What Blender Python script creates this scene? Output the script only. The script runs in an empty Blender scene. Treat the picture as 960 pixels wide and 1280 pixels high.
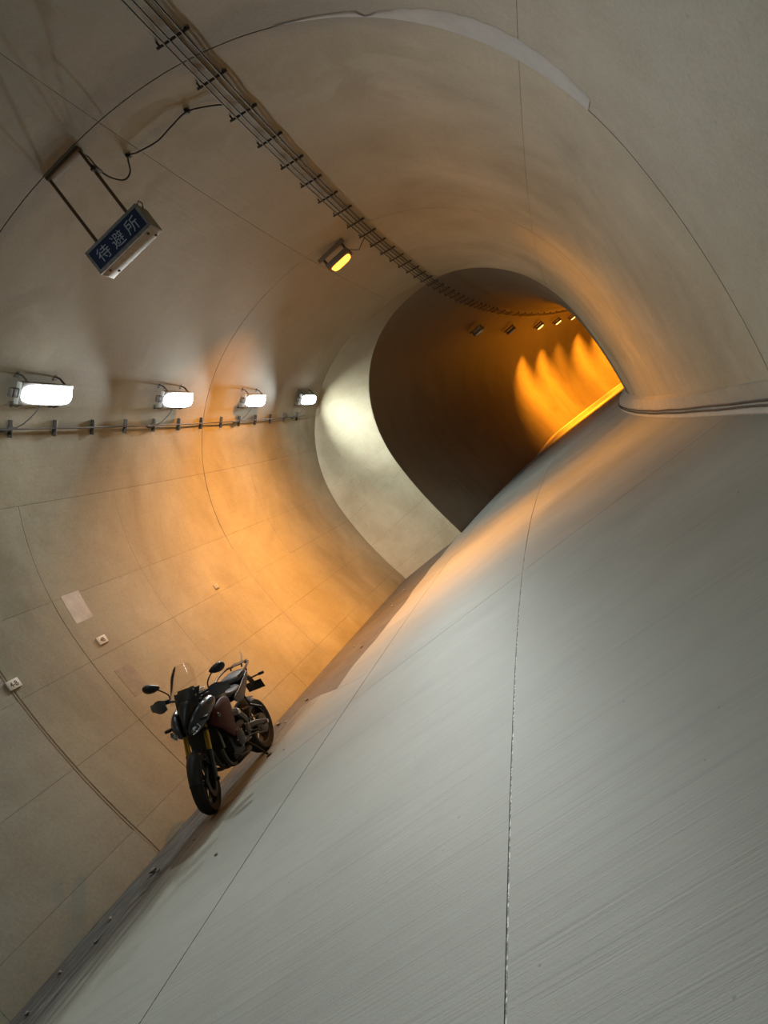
import bpy, bmesh, math, random
import numpy as np
from mathutils import Vector, Matrix
random.seed(7)
scene = bpy.context.scene
COL = scene.collection
PI = math.pi

# ------------------------------------------------------------------ survey of the place
K = 1.18                                   # survey units -> metres
ROLL, PITCH, FPX, HCAM = 0.653753, 0.029912, 923.03, 0.92268
X0, H0, KAP, DKAP = -0.733419, 0.18977, 0.00719303, 0.000125618
AL, AR, AW, AN = -1.80283, 2.13983, -3.70338, 2.27033
S1, S2, S3, S4 = 5.45, 10.3407, 15.2173, 16.3458
GR, SG = 0.000843151, 14.0269

# ------------------------------------------------------------------ camera, world, exposure
cam_d = bpy.data.cameras.new('camera')
cam = bpy.data.objects.new('camera', cam_d)
COL.objects.link(cam)
cam_d.sensor_fit = 'HORIZONTAL'
cam_d.sensor_width = 36.0
cam_d.lens = 36.0 * FPX / 960.0
cam_d.clip_start = 0.02
R0 = Vector((1, 0, 0)); U0 = Vector((0, -math.sin(PITCH), math.cos(PITCH))); F0 = Vector((0, math.cos(PITCH), math.sin(PITCH)))
cx = math.cos(ROLL) * R0 - math.sin(ROLL) * U0
cy = math.sin(ROLL) * R0 + math.cos(ROLL) * U0
M = Matrix((cx, cy, -F0)).transposed().to_4x4()
M.translation = Vector((0, 0, HCAM * K))
cam.matrix_world = M
scene.camera = cam

world = bpy.data.worlds.new('night')
scene.world = world
world.use_nodes = True
world.node_tree.nodes['Background'].inputs[0].default_value = (0.05, 0.06, 0.08, 1)
world.node_tree.nodes['Background'].inputs[1].default_value = 0.02
vs = scene.view_settings
vs.view_transform = 'Standard'
vs.look = 'None'
vs.gamma = 1.0
vs.use_curve_mapping = False
vs.exposure = -0.15

WHITE_W, SODIUM_W, FAR_W = 96.0, 470.0, 1000.0      # power of each lamp
WHITE_RGB, SODIUM_RGB, FAR_RGB = (.91, .98, .93), (1.0, .37, .03), (1.0, .29, .012)

# ------------------------------------------------------------------ tunnel coordinates
_S = np.linspace(-24, 95, 2381)
_hs = np.where(_S >= 0, H0 + KAP * _S + DKAP * _S * _S / 2, H0 + KAP * _S)
_hm = (_hs[1:] + _hs[:-1]) / 2
_ds = _S[1] - _S[0]
_X = np.concatenate([[0], np.cumsum(np.sin(_hm) * _ds)])
_Y = np.concatenate([[0], np.cumsum(np.cos(_hm) * _ds)])
_X = _X - np.interp(0, _S, _X) + X0
_Y = _Y - np.interp(0, _S, _Y)

def heading(s): return float(np.interp(s, _S, _hs))
def pt(s, l, z):
    """survey (along, across, up) -> world metres"""
    x = np.interp(s, _S, _X); y = np.interp(s, _S, _Y); h = np.interp(s, _S, _hs)
    zz = z + 0.000166798 * s - GR * max(s - SG, 0) ** 2 / 2
    return Vector(((x + l * math.cos(h)) * K, (y - l * math.sin(h)) * K, zz * K))
def fwd(s): h = heading(s); return Vector((math.sin(h), math.cos(h), 0))
def lat(s): h = heading(s); return Vector((math.cos(h), -math.sin(h), 0))

def _prof(c, a, z0, b, n, bul, N=120):
    t = np.linspace(0, np.pi, N); A = a + bul
    x = c + A * np.sign(np.cos(t)) * np.abs(np.cos(t)) ** (2 / n)
    z = z0 + b * np.clip(np.sin(t), 0, 1) ** (2 / n)
    zz = np.linspace(-.06, z0, 20)[:-1]; w = a + bul * (1 - (1 - np.maximum(zz, 0) / z0) ** 2)
    return np.concatenate([c + w, x, c - w[::-1]]), np.concatenate([zz, z, zz[::-1]])
WX, WZ = _prof((AW + AR) / 2, (AR - AW) / 2, 1.79645, 2.91874, 2.18977, 0.220679)
NX, NZ = _prof(AR - AN, AN, 2.02166, 2.73276, 2.14037, 0.198125)
NQ = len(WX)
_qi = np.arange(NQ) / (NQ - 1.0)
def prof(s, q):
    w = min(max((s - S3) / (S4 - S3), 0), 1)
    x = (1 - w) * WX + w * NX; z = (1 - w) * WZ + w * NZ
    return float(np.interp(q, _qi, x)), float(np.interp(q, _qi, z))
def prof_n(s, q):
    a = prof(s, max(q - .004, 0)); b = prof(s, min(q + .004, 1))
    dx, dz = b[0] - a[0], b[1] - a[1]; L = math.hypot(dx, dz)
    return -dz / L, dx / L            # points into the tunnel (right base -> crown -> left base)
def lin(s, q, off=0.0):
    x, z = prof(s, q)
    n = prof_n(s, q)
    return pt(s, x + n[0] * off, z + n[1] * off)
def q_of(side, z=None, l=None):
    """profile position on the wide lining"""
    if l is not None:
        i = [k for k in range(NQ) if WZ[k] > 3.6]
        return min(i, key=lambda k: abs(WX[k] - l)) / (NQ - 1.0)
    half = range(0, NQ // 2) if side > 0 else range(NQ // 2, NQ)
    zs = np.array([WZ[k] for k in half]); qs = np.array([k / (NQ - 1.0) for k in half])
    o = np.argsort(zs)
    return float(np.interp(z, zs[o], qs[o]))
# arc length table on the wide profile, for texture coordinates
_arc = np.concatenate([[0], np.cumsum(np.hypot(np.diff(WX), np.diff(WZ)))]) * K
def arc(q): return float(np.interp(q, _qi, _arc))

# ------------------------------------------------------------------ materials
MATS = {}
def new_mat(name):
    m = bpy.data.materials.new(name); m.use_nodes = True
    nt = m.node_tree
    return m, nt, nt.nodes['Principled BSDF']
def simple(name, col, rough=.5, metal=0.0, bump=0.0, scale=60, spec=.5, vary=.12):
    if name in MATS: return MATS[name]
    m, nt, b = new_mat(name)
    b.inputs['Roughness'].default_value = rough; b.inputs['Metallic'].default_value = metal
    b.inputs['Specular IOR Level'].default_value = spec
    tc = nt.nodes.new('ShaderNodeTexCoord'); nz = nt.nodes.new('ShaderNodeTexNoise')
    nz.inputs['Scale'].default_value = scale; nz.inputs['Detail'].default_value = 4
    nt.links.new(tc.outputs['Object'], nz.inputs['Vector'])
    r = nt.nodes.new('ShaderNodeValToRGB')
    r.color_ramp.elements[0].position = .3; r.color_ramp.elements[1].position = .7
    r.color_ramp.elements[0].color = tuple(c * (1 - vary) for c in col) + (1,)
    r.color_ramp.elements[1].color = tuple(min(c * (1 + vary), 1) for c in col) + (1,)
    nt.links.new(nz.outputs['Fac'], r.inputs['Fac']); nt.links.new(r.outputs['Color'], b.inputs['Base Color'])
    if bump:
        bp = nt.nodes.new('ShaderNodeBump'); bp.inputs['Strength'].default_value = bump; bp.inputs['Distance'].default_value = .004
        nt.links.new(nz.outputs['Fac'], bp.inputs['Height']); nt.links.new(bp.outputs['Normal'], b.inputs['Normal'])
    MATS[name] = m
    return m
def emit(name, col, strength):
    m = bpy.data.materials.new(name); m.use_nodes = True; nt = m.node_tree
    nt.nodes.clear()
    e = nt.nodes.new('ShaderNodeEmission'); o = nt.nodes.new('ShaderNodeOutputMaterial')
    e.inputs[0].default_value = (*col, 1); e.inputs[1].default_value = strength
    nt.links.new(e.outputs[0], o.inputs[0]); MATS[name] = m
    return m
class NB:
    """small node builder"""
    def __init__(s, nt): s.nt = nt
    def n(s, t, **kw):
        x = s.nt.nodes.new(t)
        for k, v in kw.items(): setattr(x, k, v)
        return x
    def link(s, a, b): s.nt.links.new(a, b)
    def math(s, op, a, b=None, c=None):
        x = s.n('ShaderNodeMath', operation=op)
        for i, v in enumerate((a, b, c)):
            if v is None: continue
            if isinstance(v, (int, float)): x.inputs[i].default_value = v
            else: s.link(v, x.inputs[i])
        return x.outputs[0]
    def noise(s, vec, scale, detail=5, rough=.55, dist=0.0):
        x = s.n('ShaderNodeTexNoise'); x.inputs['Scale'].default_value = scale; x.inputs['Detail'].default_value = detail
        x.inputs['Roughness'].default_value = rough; x.inputs['Distortion'].default_value = dist
        s.link(vec, x.inputs['Vector']); return x.outputs['Fac']
    def mapv(s, vec, scale=(1, 1, 1), loc=(0, 0, 0)):
        x = s.n('ShaderNodeMapping'); x.inputs['Scale'].default_value = scale; x.inputs['Location'].default_value = loc
        s.link(vec, x.inputs['Vector']); return x.outputs[0]
    def ramp(s, fac, stops):
        x = s.n('ShaderNodeValToRGB'); e = x.color_ramp.elements
        while len(e) < len(stops): e.new(.5)
        for k, (p, c) in enumerate(stops): e[k].position = p; e[k].color = (*c, 1) if len(c) == 3 else c
        s.link(fac, x.inputs['Fac']); return x.outputs['Color']
    def sstep(s, v, a, b):
        x = s.n('ShaderNodeMapRange', interpolation_type='SMOOTHSTEP')
        x.inputs['From Min'].default_value = a; x.inputs['From Max'].default_value = b
        s.link(v, x.inputs['Value']); return x.outputs['Result']
    def mix(s, fac, a, b, mode='MIX'):
        x = s.n('ShaderNodeMix', data_type='RGBA', blend_type=mode)
        if isinstance(fac, (int, float)): x.inputs[0].default_value = fac
        else: s.link(fac, x.inputs[0])
        for i, v in ((6, a), (7, b)):
            if isinstance(v, tuple): x.inputs[i].default_value = (*v, 1)
            else: s.link(v, x.inputs[i])
        return x.outputs[2]

def concrete_lining():
    m, nt, b = new_mat('lining_concrete'); g = NB(nt)
    pos = g.n('ShaderNodeNewGeometry').outputs['Position']
    uv = g.n('ShaderNodeUVMap', uv_map='UVMap').outputs[0]
    sep = g.n('ShaderNodeSeparateXYZ'); g.link(uv, sep.inputs[0]); u, v = sep.outputs[0], sep.outputs[1]
    big = g.noise(pos, .55, 6, .6, .6)
    mid = g.noise(pos, 2.3, 6, .6, .3)
    fine = g.noise(pos, 38, 4, .6)
    col = g.ramp(big, [(.3, (.225, .20, .125)), (.46, (.36, .33, .235)), (.70, (.49, .46, .35))])
    near_grey = g.math('MULTIPLY', g.math('SUBTRACT', 1.0, g.sstep(u, S1 * K - .015, S1 * K + .015)), .6)  # greyer tone on the near side of the construction joint
    col = g.mix(near_grey, col, g.ramp(big, [(.3, (.27, .27, .235)), (.7, (.43, .43, .385))]))
    blot = g.sstep(mid, .45, .62)
    col = g.mix(g.math('MULTIPLY', blot, .34), col, (.33, .27, .19))
    # form-board marks, running along the bore
    boards = g.noise(g.mapv(uv, (.7, 14, 1)), 1.0, 3, .5)
    col = g.mix(g.math('MULTIPLY', g.sstep(boards, .5, .75), .16), col, (.28, .25, .2))
    # water stains running down from joints
    run = g.noise(g.mapv(uv, (7, .5, 1)), 1.0, 4, .6)
    col = g.mix(g.math('MULTIPLY', g.sstep(run, .55, .8), .18), col, (.27, .235, .18))
    # grey mortar smear and soot along the crown part of one construction joint
    d = g.math('ABSOLUTE', g.math('SUBTRACT', u, (S1 - .10) * K))
    wob = g.math('MULTIPLY', g.math('SUBTRACT', g.noise(pos, 1.6, 4), .5), .5)
    band = g.math('SUBTRACT', 1.0, g.sstep(g.math('ADD', d, wob), .10, .42))
    vc = g.math('MULTIPLY', g.sstep(v, arc(.2), arc(.34)), g.math('SUBTRACT', 1.0, g.sstep(v, arc(.72), arc(.86))))
    band = g.math('MULTIPLY', g.math('MULTIPLY', band, vc), .85)
    col = g.mix(band, col, (.15, .14, .135))
    # yellow-brown seepage stain past that joint
    d2 = g.math('ABSOLUTE', g.math('SUBTRACT', u, (S1 + .75) * K))
    st = g.math('MULTIPLY', g.math('SUBTRACT', 1.0, g.sstep(d2, .3, 1.0)), g.sstep(g.noise(pos, 1.1, 5, .6, 1.0), .42, .6))
    st = g.math('MULTIPLY', g.math('MULTIPLY', st, vc), .75)
    col = g.mix(st, col, (.25, .20, .10))
    spk = g.noise(pos, 14, 2, .5)
    col = g.mix(g.math('MULTIPLY', g.sstep(spk, .72, .8), .5), col, (.18, .15, .11))
    col = g.mix(.25, col, g.ramp(fine, [(.3, (.28, .255, .18)), (.7, (.52, .49, .38))]))
    # shade put into the colour: crown dimmed, narrow bore darkened all round
    crown_dim = g.math('MULTIPLY', g.math('MULTIPLY', g.sstep(v, arc(.24), arc(.42)), g.math('SUBTRACT', 1.0, g.sstep(v, arc(.62), arc(.76)))), .5)
    crown_dim = g.math('MULTIPLY', crown_dim, g.math('ADD', .55, g.math('MULTIPLY', big, .9)))
    col = g.mix(crown_dim, col, (.13, .105, .07))
    bore_dim = g.math('MULTIPLY', g.sstep(u, S4 * K - .02, S4 * K + .05), .72)  # bore colour cut down so that little light bounces about in it
    col = g.mix(bore_dim, col, (.085, .075, .06))
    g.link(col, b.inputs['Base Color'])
    b.inputs['Roughness'].default_value = .62; b.inputs['Specular IOR Level'].default_value = .35
    hgt = g.math('ADD', g.math('MULTIPLY', mid, .6), g.math('ADD', g.math('MULTIPLY', fine, .12), g.math('MULTIPLY', boards, .25)))
    bp = g.n('ShaderNodeBump'); bp.inputs['Strength'].default_value = .35; bp.inputs['Distance'].default_value = .02
    g.link(hgt, bp.inputs['Height']); g.link(bp.outputs[0], b.inputs['Normal'])
    MATS['lining'] = m
    return m

def concrete_road(name='road_concrete', dirt=0.0):
    m, nt, b = new_mat(name); g = NB(nt)
    pos = g.n('ShaderNodeNewGeometry').outputs['Position']
    uv = g.n('ShaderNodeUVMap', uv_map='UVMap').outputs[0]
    sep = g.n('ShaderNodeSeparateXYZ'); g.link(uv, sep.inputs[0]); u, v = sep.outputs[0], sep.outputs[1]
    big = g.noise(pos, .6, 5, .55, .4)
    mid = g.noise(pos, 3.0, 5, .6)
    fine = g.noise(pos, 90, 3, .6)
    broom = g.noise(g.mapv(uv, (70, 1.2, 1)), 1.0, 5, .62)
    broom2 = g.noise(g.mapv(uv, (16, .5, 1), (3, 1, 0)), 1.0, 4, .6)
    col = g.ramp(big, [(.3, (.295, .30, .275)), (.7, (.385, .39, .365))])
    col = g.mix(g.math('MULTIPLY', g.sstep(mid, .4, .7), .14), col, (.26, .265, .24))
    col = g.mix(g.math('MULTIPLY', g.sstep(broom2, .48, .72), .22), col, (.21, .215, .20))
    col = g.mix(g.math('MULTIPLY', g.sstep(broom, .50, .72), .26), col, (.18, .185, .172))
    spk = g.noise(pos, 22, 2, .5)
    col = g.mix(g.math('MULTIPLY', g.sstep(spk, .74, .79), .6), col, (.12, .115, .1))
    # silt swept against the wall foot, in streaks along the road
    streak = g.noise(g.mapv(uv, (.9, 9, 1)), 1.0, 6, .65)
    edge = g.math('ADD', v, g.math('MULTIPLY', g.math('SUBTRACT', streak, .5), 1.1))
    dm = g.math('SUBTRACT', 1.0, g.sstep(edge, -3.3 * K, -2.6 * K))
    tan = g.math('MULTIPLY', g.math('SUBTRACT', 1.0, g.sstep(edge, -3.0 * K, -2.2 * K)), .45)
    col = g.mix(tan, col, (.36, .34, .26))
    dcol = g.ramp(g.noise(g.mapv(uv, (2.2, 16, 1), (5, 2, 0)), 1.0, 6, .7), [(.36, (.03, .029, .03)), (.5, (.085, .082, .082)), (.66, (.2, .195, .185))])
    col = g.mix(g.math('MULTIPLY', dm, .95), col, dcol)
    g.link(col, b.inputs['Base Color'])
    b.inputs['Roughness'].default_value = .58; b.inputs['Specular IOR Level'].default_value = .3
    hgt = g.math('ADD', g.math('MULTIPLY', broom, .55), g.math('ADD', g.math('MULTIPLY', fine, .25), g.math('MULTIPLY', broom2, .5)))
    bp = g.n('ShaderNodeBump'); bp.inputs['Strength'].default_value = .6; bp.inputs['Distance'].default_value = .005
    g.link(hgt, bp.inputs['Height']); g.link(bp.outputs[0], b.inputs['Normal'])
    MATS[name] = m
    return m

def concrete_plain(name, c0, c1, rough=.6, scale=5):
    m, nt, b = new_mat(name); g = NB(nt)
    pos = g.n('ShaderNodeNewGeometry').outputs['Position']
    a = g.noise(pos, scale, 6, .62, .3); f = g.noise(pos, 60, 3, .6)
    col = g.mix(.3, g.ramp(a, [(.32, c0), (.68, c1)]), g.ramp(f, [(.3, c0), (.7, c1)]))
    g.link(col, b.inputs['Base Color']); b.inputs['Roughness'].default_value = rough
    b.inputs['Specular IOR Level'].default_value = .3
    bp = g.n('ShaderNodeBump'); bp.inputs['Strength'].default_value = .4; bp.inputs['Distance'].default_value = .01
    g.link(g.math('ADD', a, g.math('MULTIPLY', f, .4)), bp.inputs['Height']); g.link(bp.outputs[0], b.inputs['Normal'])
    MATS[name] = m
    return m

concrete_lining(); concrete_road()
concrete_plain('joint_dark', (.05, .045, .04), (.09, .08, .065))
concrete_plain('seam', (.13, .11, .085), (.2, .175, .135))
concrete_plain('kerb', (.36, .34, .29), (.47, .45, .39))
concrete_plain('silt', (.085, .08, .075), (.16, .15, .14), .55, 3)
concrete_plain('filler', (.44, .40, .33), (.54, .50, .43), .6, 9)
concrete_plain('mortar', (.33, .335, .35), (.43, .435, .45), .55, 4)
concrete_plain('patch_light', (.50, .46, .42), (.72, .68, .64), .5, 6)
concrete_plain('patch_dark', (.30, .26, .21), (.42, .375, .30), .6, 9)
concrete_plain('stone', (.16, .14, .12), (.42, .38, .32), .7, 40)
def sealant():
    m, nt, b = new_mat('sealant'); g = NB(nt)
    uv = g.n('ShaderNodeUVMap', uv_map='UVMap').outputs[0]
    n = g.noise(g.mapv(uv, (26, 40, 1)), 1.0, 4, .7)
    col = g.ramp(n, [(.42, (.05, .05, .048)), (.50, (.2, .2, .19)), (.57, (.75, .75, .73))])
    g.link(col, b.inputs['Base Color']); b.inputs['Roughness'].default_value = .6; MATS['sealant'] = m
sealant()
emit('white_lens', (.9, .95, 1.0), 20.0)
emit('sodium_lens', (1.0, .30, .035), 5.0)
emit('far_lens', (1.0, .55, .15), 3.0)
def lamp_light(parent, loc, size, watts, rgb, spread, tilt=(0, 0, 0)):
    d = bpy.data.lights.new('lamp_light', 'AREA'); d.shape = 'RECTANGLE'; d.size, d.size_y = size
    d.energy = watts; d.color = rgb; d.spread = math.radians(spread)
    o = bpy.data.objects.new('lamp_light', d); COL.objects.link(o); o.parent = parent; o.location = loc; o.rotation_euler = tilt
    return o

# ------------------------------------------------------------------ mesh builder
class MB:
    def __init__(s): s.v = []; s.f = []; s.uv = {}
    def add(s, vs, fs, uvs=None):
        o = len(s.v); s.v += [Vector(p) for p in vs]; s.f += [tuple(i + o for i in f) for f in fs]
        if uvs:
            for i, t in enumerate(uvs): s.uv[o + i] = t
        return s
    def box(s, c, size, M=None, ch=0.0):
        """box, chamfered along all edges when ch > 0"""
        c = Vector(c); hx, hy, hz = [k / 2 for k in size]
        if ch <= 0:
            vs = [Vector((x, y, z)) for x in (-hx, hx) for y in (-hy, hy) for z in (-hz, hz)]
            fs = [(0, 1, 3, 2), (4, 6, 7, 5), (0, 4, 5, 1), (2, 3, 7, 6), (0, 2, 6, 4), (1, 5, 7, 3)]
        else:
            ch = min(ch, hx * .9, hy * .9, hz * .9)
            bm = bmesh.new(); bmesh.ops.create_cube(bm, size=1.0)
            for q in bm.verts: q.co = Vector((q.co.x * 2 * hx, q.co.y * 2 * hy, q.co.z * 2 * hz))
            bmesh.ops.bevel(bm, geom=list(bm.edges), offset=ch, segments=2, profile=.6, affect='EDGES')
            bm.verts.index_update(); vs = [q.co.copy() for q in bm.verts]; fs = [[w.index for w in f.verts] for f in bm.faces]; bm.free()
        if M is not None: vs = [M @ p for p in vs]
        return s.add([p + c for p in vs], fs)
    def tube(s, pts, r, n=8, caps=True, flat=1.0, up=None):
        pts = [Vector(p) for p in pts]; m = len(pts)
        rs = r if isinstance(r, (list, tuple)) else [r] * m
        T = [(pts[min(i + 1, m - 1)] - pts[max(i - 1, 0)]).normalized() for i in range(m)]
        ref = Vector(up) if up else (Vector((0, 0, 1)) if abs(T[0].z) < .9 else Vector((1, 0, 0)))
        N = (ref - T[0] * ref.dot(T[0])).normalized(); vs = []
        for i in range(m):
            N = (N - T[i] * N.dot(T[i])).normalized(); B = T[i].cross(N)
            for k in range(n):
                a = 2 * PI * k / n
                vs.append(pts[i] + N * (math.cos(a) * rs[i] * flat) + B * (math.sin(a) * rs[i]))
        fs = [(i * n + k, i * n + (k + 1) % n, (i + 1) * n + (k + 1) % n, (i + 1) * n + k) for i in range(m - 1) for k in range(n)]
        if caps: fs += [tuple(range(n - 1, -1, -1)), tuple((m - 1) * n + k for k in range(n))]
        return s.add(vs, fs)
    def lathe(s, prof, c=(0, 0, 0), ax=(0, 1, 0), n=32, closed=False, a0=0, a1=2 * PI):
        """prof: list of (radius, height along ax)"""
        ax = Vector(ax).normalized(); c = Vector(c)
        e1 = (Vector((1, 0, 0)) if abs(ax.x) < .9 else Vector((0, 0, 1))); e1 = (e1 - ax * e1.dot(ax)).normalized(); e2 = ax.cross(e1)
        full = abs(a1 - a0 - 2 * PI) < 1e-6; nn = n if full else n + 1; m = len(prof); vs = []
        for k in range(nn):
            a = a0 + (a1 - a0) * k / n; d = e1 * math.cos(a) + e2 * math.sin(a)
            for r, h in prof: vs.append(c + d * r + ax * h)
        fs = []
        for k in range(n):
            k2 = (k + 1) % nn
            for j in range(m if closed else m - 1):
                j2 = (j + 1) % m
                fs.append((k * m + j, k2 * m + j, k2 * m + j2, k * m + j2))
        if not full and closed: fs += [tuple(range(m)), tuple((nn - 1) * m + j for j in reversed(range(m)))]
        return s.add(vs, fs)
    def loft(s, rings, caps=True):
        n = len(rings[0]); vs = [p for r in rings for p in r]; m = len(rings)
        fs = [(i * n + k, i * n + (k + 1) % n, (i + 1) * n + (k + 1) % n, (i + 1) * n + k) for i in range(m - 1) for k in range(n)]
        if caps: fs += [tuple(range(n - 1, -1, -1)), tuple((m - 1) * n + k for k in range(n))]
        return s.add(vs, fs)
    def sheet(s, grid, t):
        """grid of points (rows) given thickness t along its normals"""
        R, C_ = len(grid), len(grid[0]); G = [[Vector(p) for p in r] for r in grid]; top = []; bot = []
        for i in range(R):
            for j in range(C_):
                a = G[min(i + 1, R - 1)][j] - G[max(i - 1, 0)][j]; b = G[i][min(j + 1, C_ - 1)] - G[i][max(j - 1, 0)]
                n = a.cross(b); n = n.normalized() if n.length > 1e-9 else Vector((0, 0, 1))
                top.append(G[i][j] + n * t / 2); bot.append(G[i][j] - n * t / 2)
        o = R * C_; fs = []
        for i in range(R - 1):
            for j in range(C_ - 1):
                a, b, c, d = i * C_ + j, i * C_ + j + 1, (i + 1) * C_ + j + 1, (i + 1) * C_ + j
                fs += [(a, d, c, b), (o + a, o + b, o + c, o + d)]
        rim = [j for j in range(C_)] + [i * C_ + C_ - 1 for i in range(1, R)] + [(R - 1) * C_ + j for j in range(C_ - 2, -1, -1)] + [i * C_ for i in range(R - 2, 0, -1)]
        for k in range(len(rim)):
            a, b = rim[k], rim[(k + 1) % len(rim)]; fs.append((a, b, o + b, o + a))
        return s.add(top + bot, fs)
    def xform(s, M): s.v = [M @ p for p in s.v]; return s
    def build(s, name, mat, parent=None, smooth=35, sub=0):
        me = bpy.data.meshes.new(name); me.from_pydata([tuple(p) for p in s.v], [], s.f)
        if s.uv:
            L = me.uv_layers.new(name='UVMap')
            for lp in me.loops: L.data[lp.index].uv = s.uv.get(lp.vertex_index, (0, 0))
        bm = bmesh.new(); bm.from_mesh(me); bmesh.ops.recalc_face_normals(bm, faces=bm.faces)
        bm.to_mesh(me); bm.free()
        if smooth:
            for p in me.polygons: p.use_smooth = True
            me.set_sharp_from_angle(angle=math.radians(smooth))
        me.materials.append(MATS[mat] if isinstance(mat, str) else mat)
        o = bpy.data.objects.new(name, me); COL.objects.link(o)
        if parent: o.parent = parent
        if sub:
            md = o.modifiers.new('subsurf', 'SUBSURF'); md.levels = sub; md.render_levels = sub
        return o

def empty(name, loc, rot=None):
    o = bpy.data.objects.new(name, None); COL.objects.link(o); o.location = loc
    o.empty_display_size = .1
    if rot is not None: o.rotation_euler = rot
    return o
def tag(o, label=None, cat=None, group=None, kind=None):
    for k, v in (('label', label), ('category', cat), ('group', group), ('kind', kind)):
        if v: o[k] = v
    return o
def copy_tree(o, parent=None):
    c = o.copy(); COL.objects.link(c)
    if parent is not None: c.parent = parent
    for ch in list(o.children): copy_tree(ch, c)
    return c

# ------------------------------------------------------------------ the lining
def lining_grid(s0, s1, q0, q1, off, ds=.42, dq=.011, skirt=.0, jit=0.0):
    S_ = [s0]
    brk = [k for k in (S3, S4) if s0 + 1e-4 < k < s1 - 1e-4] + [s1]
    for k in brk:
        n_ = max(1, int(math.ceil((k - S_[-1]) / ds))); a_ = S_[-1]
        S_ += [a_ + (k - a_) * (i + 1) / n_ for i in range(n_)]
    nu = len(S_); nv = max(2, int(math.ceil((q1 - q0) / dq)) + 1)
    mb = MB(); vs = []; uvs = []
    for i in range(nu):
        s = S_[i]
        for j in range(nv):
            q = q0 + (q1 - q0) * j / (nv - 1)
            vs.append(lin(s, q, off + jit)); uvs.append((s * K, arc(q)))
    fs = [(i * nv + j, (i + 1) * nv + j, (i + 1) * nv + j + 1, i * nv + j + 1) for i in range(nu - 1) for j in range(nv - 1)]
    if skirt:
        rim = [(0, j) for j in range(nv)] + [(i, nv - 1) for i in range(1, nu)] + [(nu - 1, j) for j in range(nv - 2, -1, -1)] + [(i, 0) for i in range(nu - 2, 0, -1)]
        o = len(vs)
        for i, j in rim:
            s = S_[i]; q = q0 + (q1 - q0) * j / (nv - 1)
            vs.append(lin(s, q, off - skirt)); uvs.append((s * K, arc(q)))
        for k in range(len(rim)):
            a = rim[k][0] * nv + rim[k][1]; b = rim[(k + 1) % len(rim)]; b = b[0] * nv + b[1]
            fs.append((a, b, o + (k + 1) % len(rim), o + k))
    return mb.add(vs, fs, uvs)

QR = q_of(1, z=2.90)          # cold joint above the right-hand wall
QC = q_of(0, l=-.33)          # crack along the crown
QL = q_of(-1, z=3.35)         # top of the formwork on the left wall
SA, SB = -16.0, 72.0
def shell(name, q0, q1, off=-.03, mat='joint_dark'):
    o = lining_grid(SA, SB, q0, q1, off, ds=.6, dq=.011).build(name, mat, smooth=60)
    return tag(o, kind='structure')
wall_right = shell('wall_right', 0, QR)
ceiling = shell('ceiling', QR, QL)
wall_left = shell('wall_left', QL, 1, -.007, 'seam')

rings = [-16, -14.6, -9.6, -4.6, .42, S1, S2, S3, S4] + [S4 + 4.95 * k for k in range(1, 12)]
rings = [r for r in rings if r < SB] + [SB]
GJ = .006
PERIM = float(np.hypot(np.diff(WX), np.diff(WZ)).sum())
for a, b in zip(rings[:-1], rings[1:]):
    ds = .16 if abs(a - S3) < .01 else .42
    fine = 0.009 if a < 20 else .02
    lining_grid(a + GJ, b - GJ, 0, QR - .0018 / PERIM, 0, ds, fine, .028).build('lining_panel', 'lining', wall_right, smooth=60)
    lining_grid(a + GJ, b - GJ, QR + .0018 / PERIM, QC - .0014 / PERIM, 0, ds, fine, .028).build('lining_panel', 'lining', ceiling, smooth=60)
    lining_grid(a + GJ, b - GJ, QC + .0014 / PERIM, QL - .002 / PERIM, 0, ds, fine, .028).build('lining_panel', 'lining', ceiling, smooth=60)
# left wall: cast against form panels whose seams still show
rowz = [0.0, .27, .98, 1.72, 2.42]
rowq = [q_of(-1, z=z) if z > 0 else 1.0 for z in rowz] + [QL]
cols = {S1: [S1, 6.45, 8.05, 9.25, S2], S2: [S2, 11.95, 13.5, S3], .42: [.42, 2.05, 3.7, S1], S3: [S3, S4]}
rnd = random.Random(3)
for a, b in zip(rings[:-1], rings[1:]):
    cs = None
    for k, v in cols.items():
        if abs(k - a) < .01: cs = v
    if cs is None:
        cs = [a, b] if a > 30 or a < -5 else [a, a + (b - a) / 3, a + 2 * (b - a) / 3, b]
    for c0, c1 in zip(cs[:-1], cs[1:]):
        for r in range(len(rowq) - 1):
            qa, qb = rowq[r + 1], rowq[r]
            g0 = GJ if c0 == cs[0] else .0013
            g1 = GJ if c1 == cs[-1] else .0013
            if abs(c0 - 6.45) < .01: g0 = .003
            if abs(c1 - 6.45) < .01: g1 = .003
            ds = .16 if abs(a - S3) < .01 else .42
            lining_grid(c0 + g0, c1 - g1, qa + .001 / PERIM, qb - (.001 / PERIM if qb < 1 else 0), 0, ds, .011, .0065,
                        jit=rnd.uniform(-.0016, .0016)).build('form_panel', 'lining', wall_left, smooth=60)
# pale mortar pointing in two construction joints, on the lower left wall
for sj, w, zt, t in ((S1, .016, 2.6, .005), (S2, .012, 2.2, .003)):
    lining_grid(sj - w, sj + w, q_of(-1, z=zt), .999, -.002, .1, .011, -t).build('joint_mortar', 'filler', wall_left)
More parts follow.
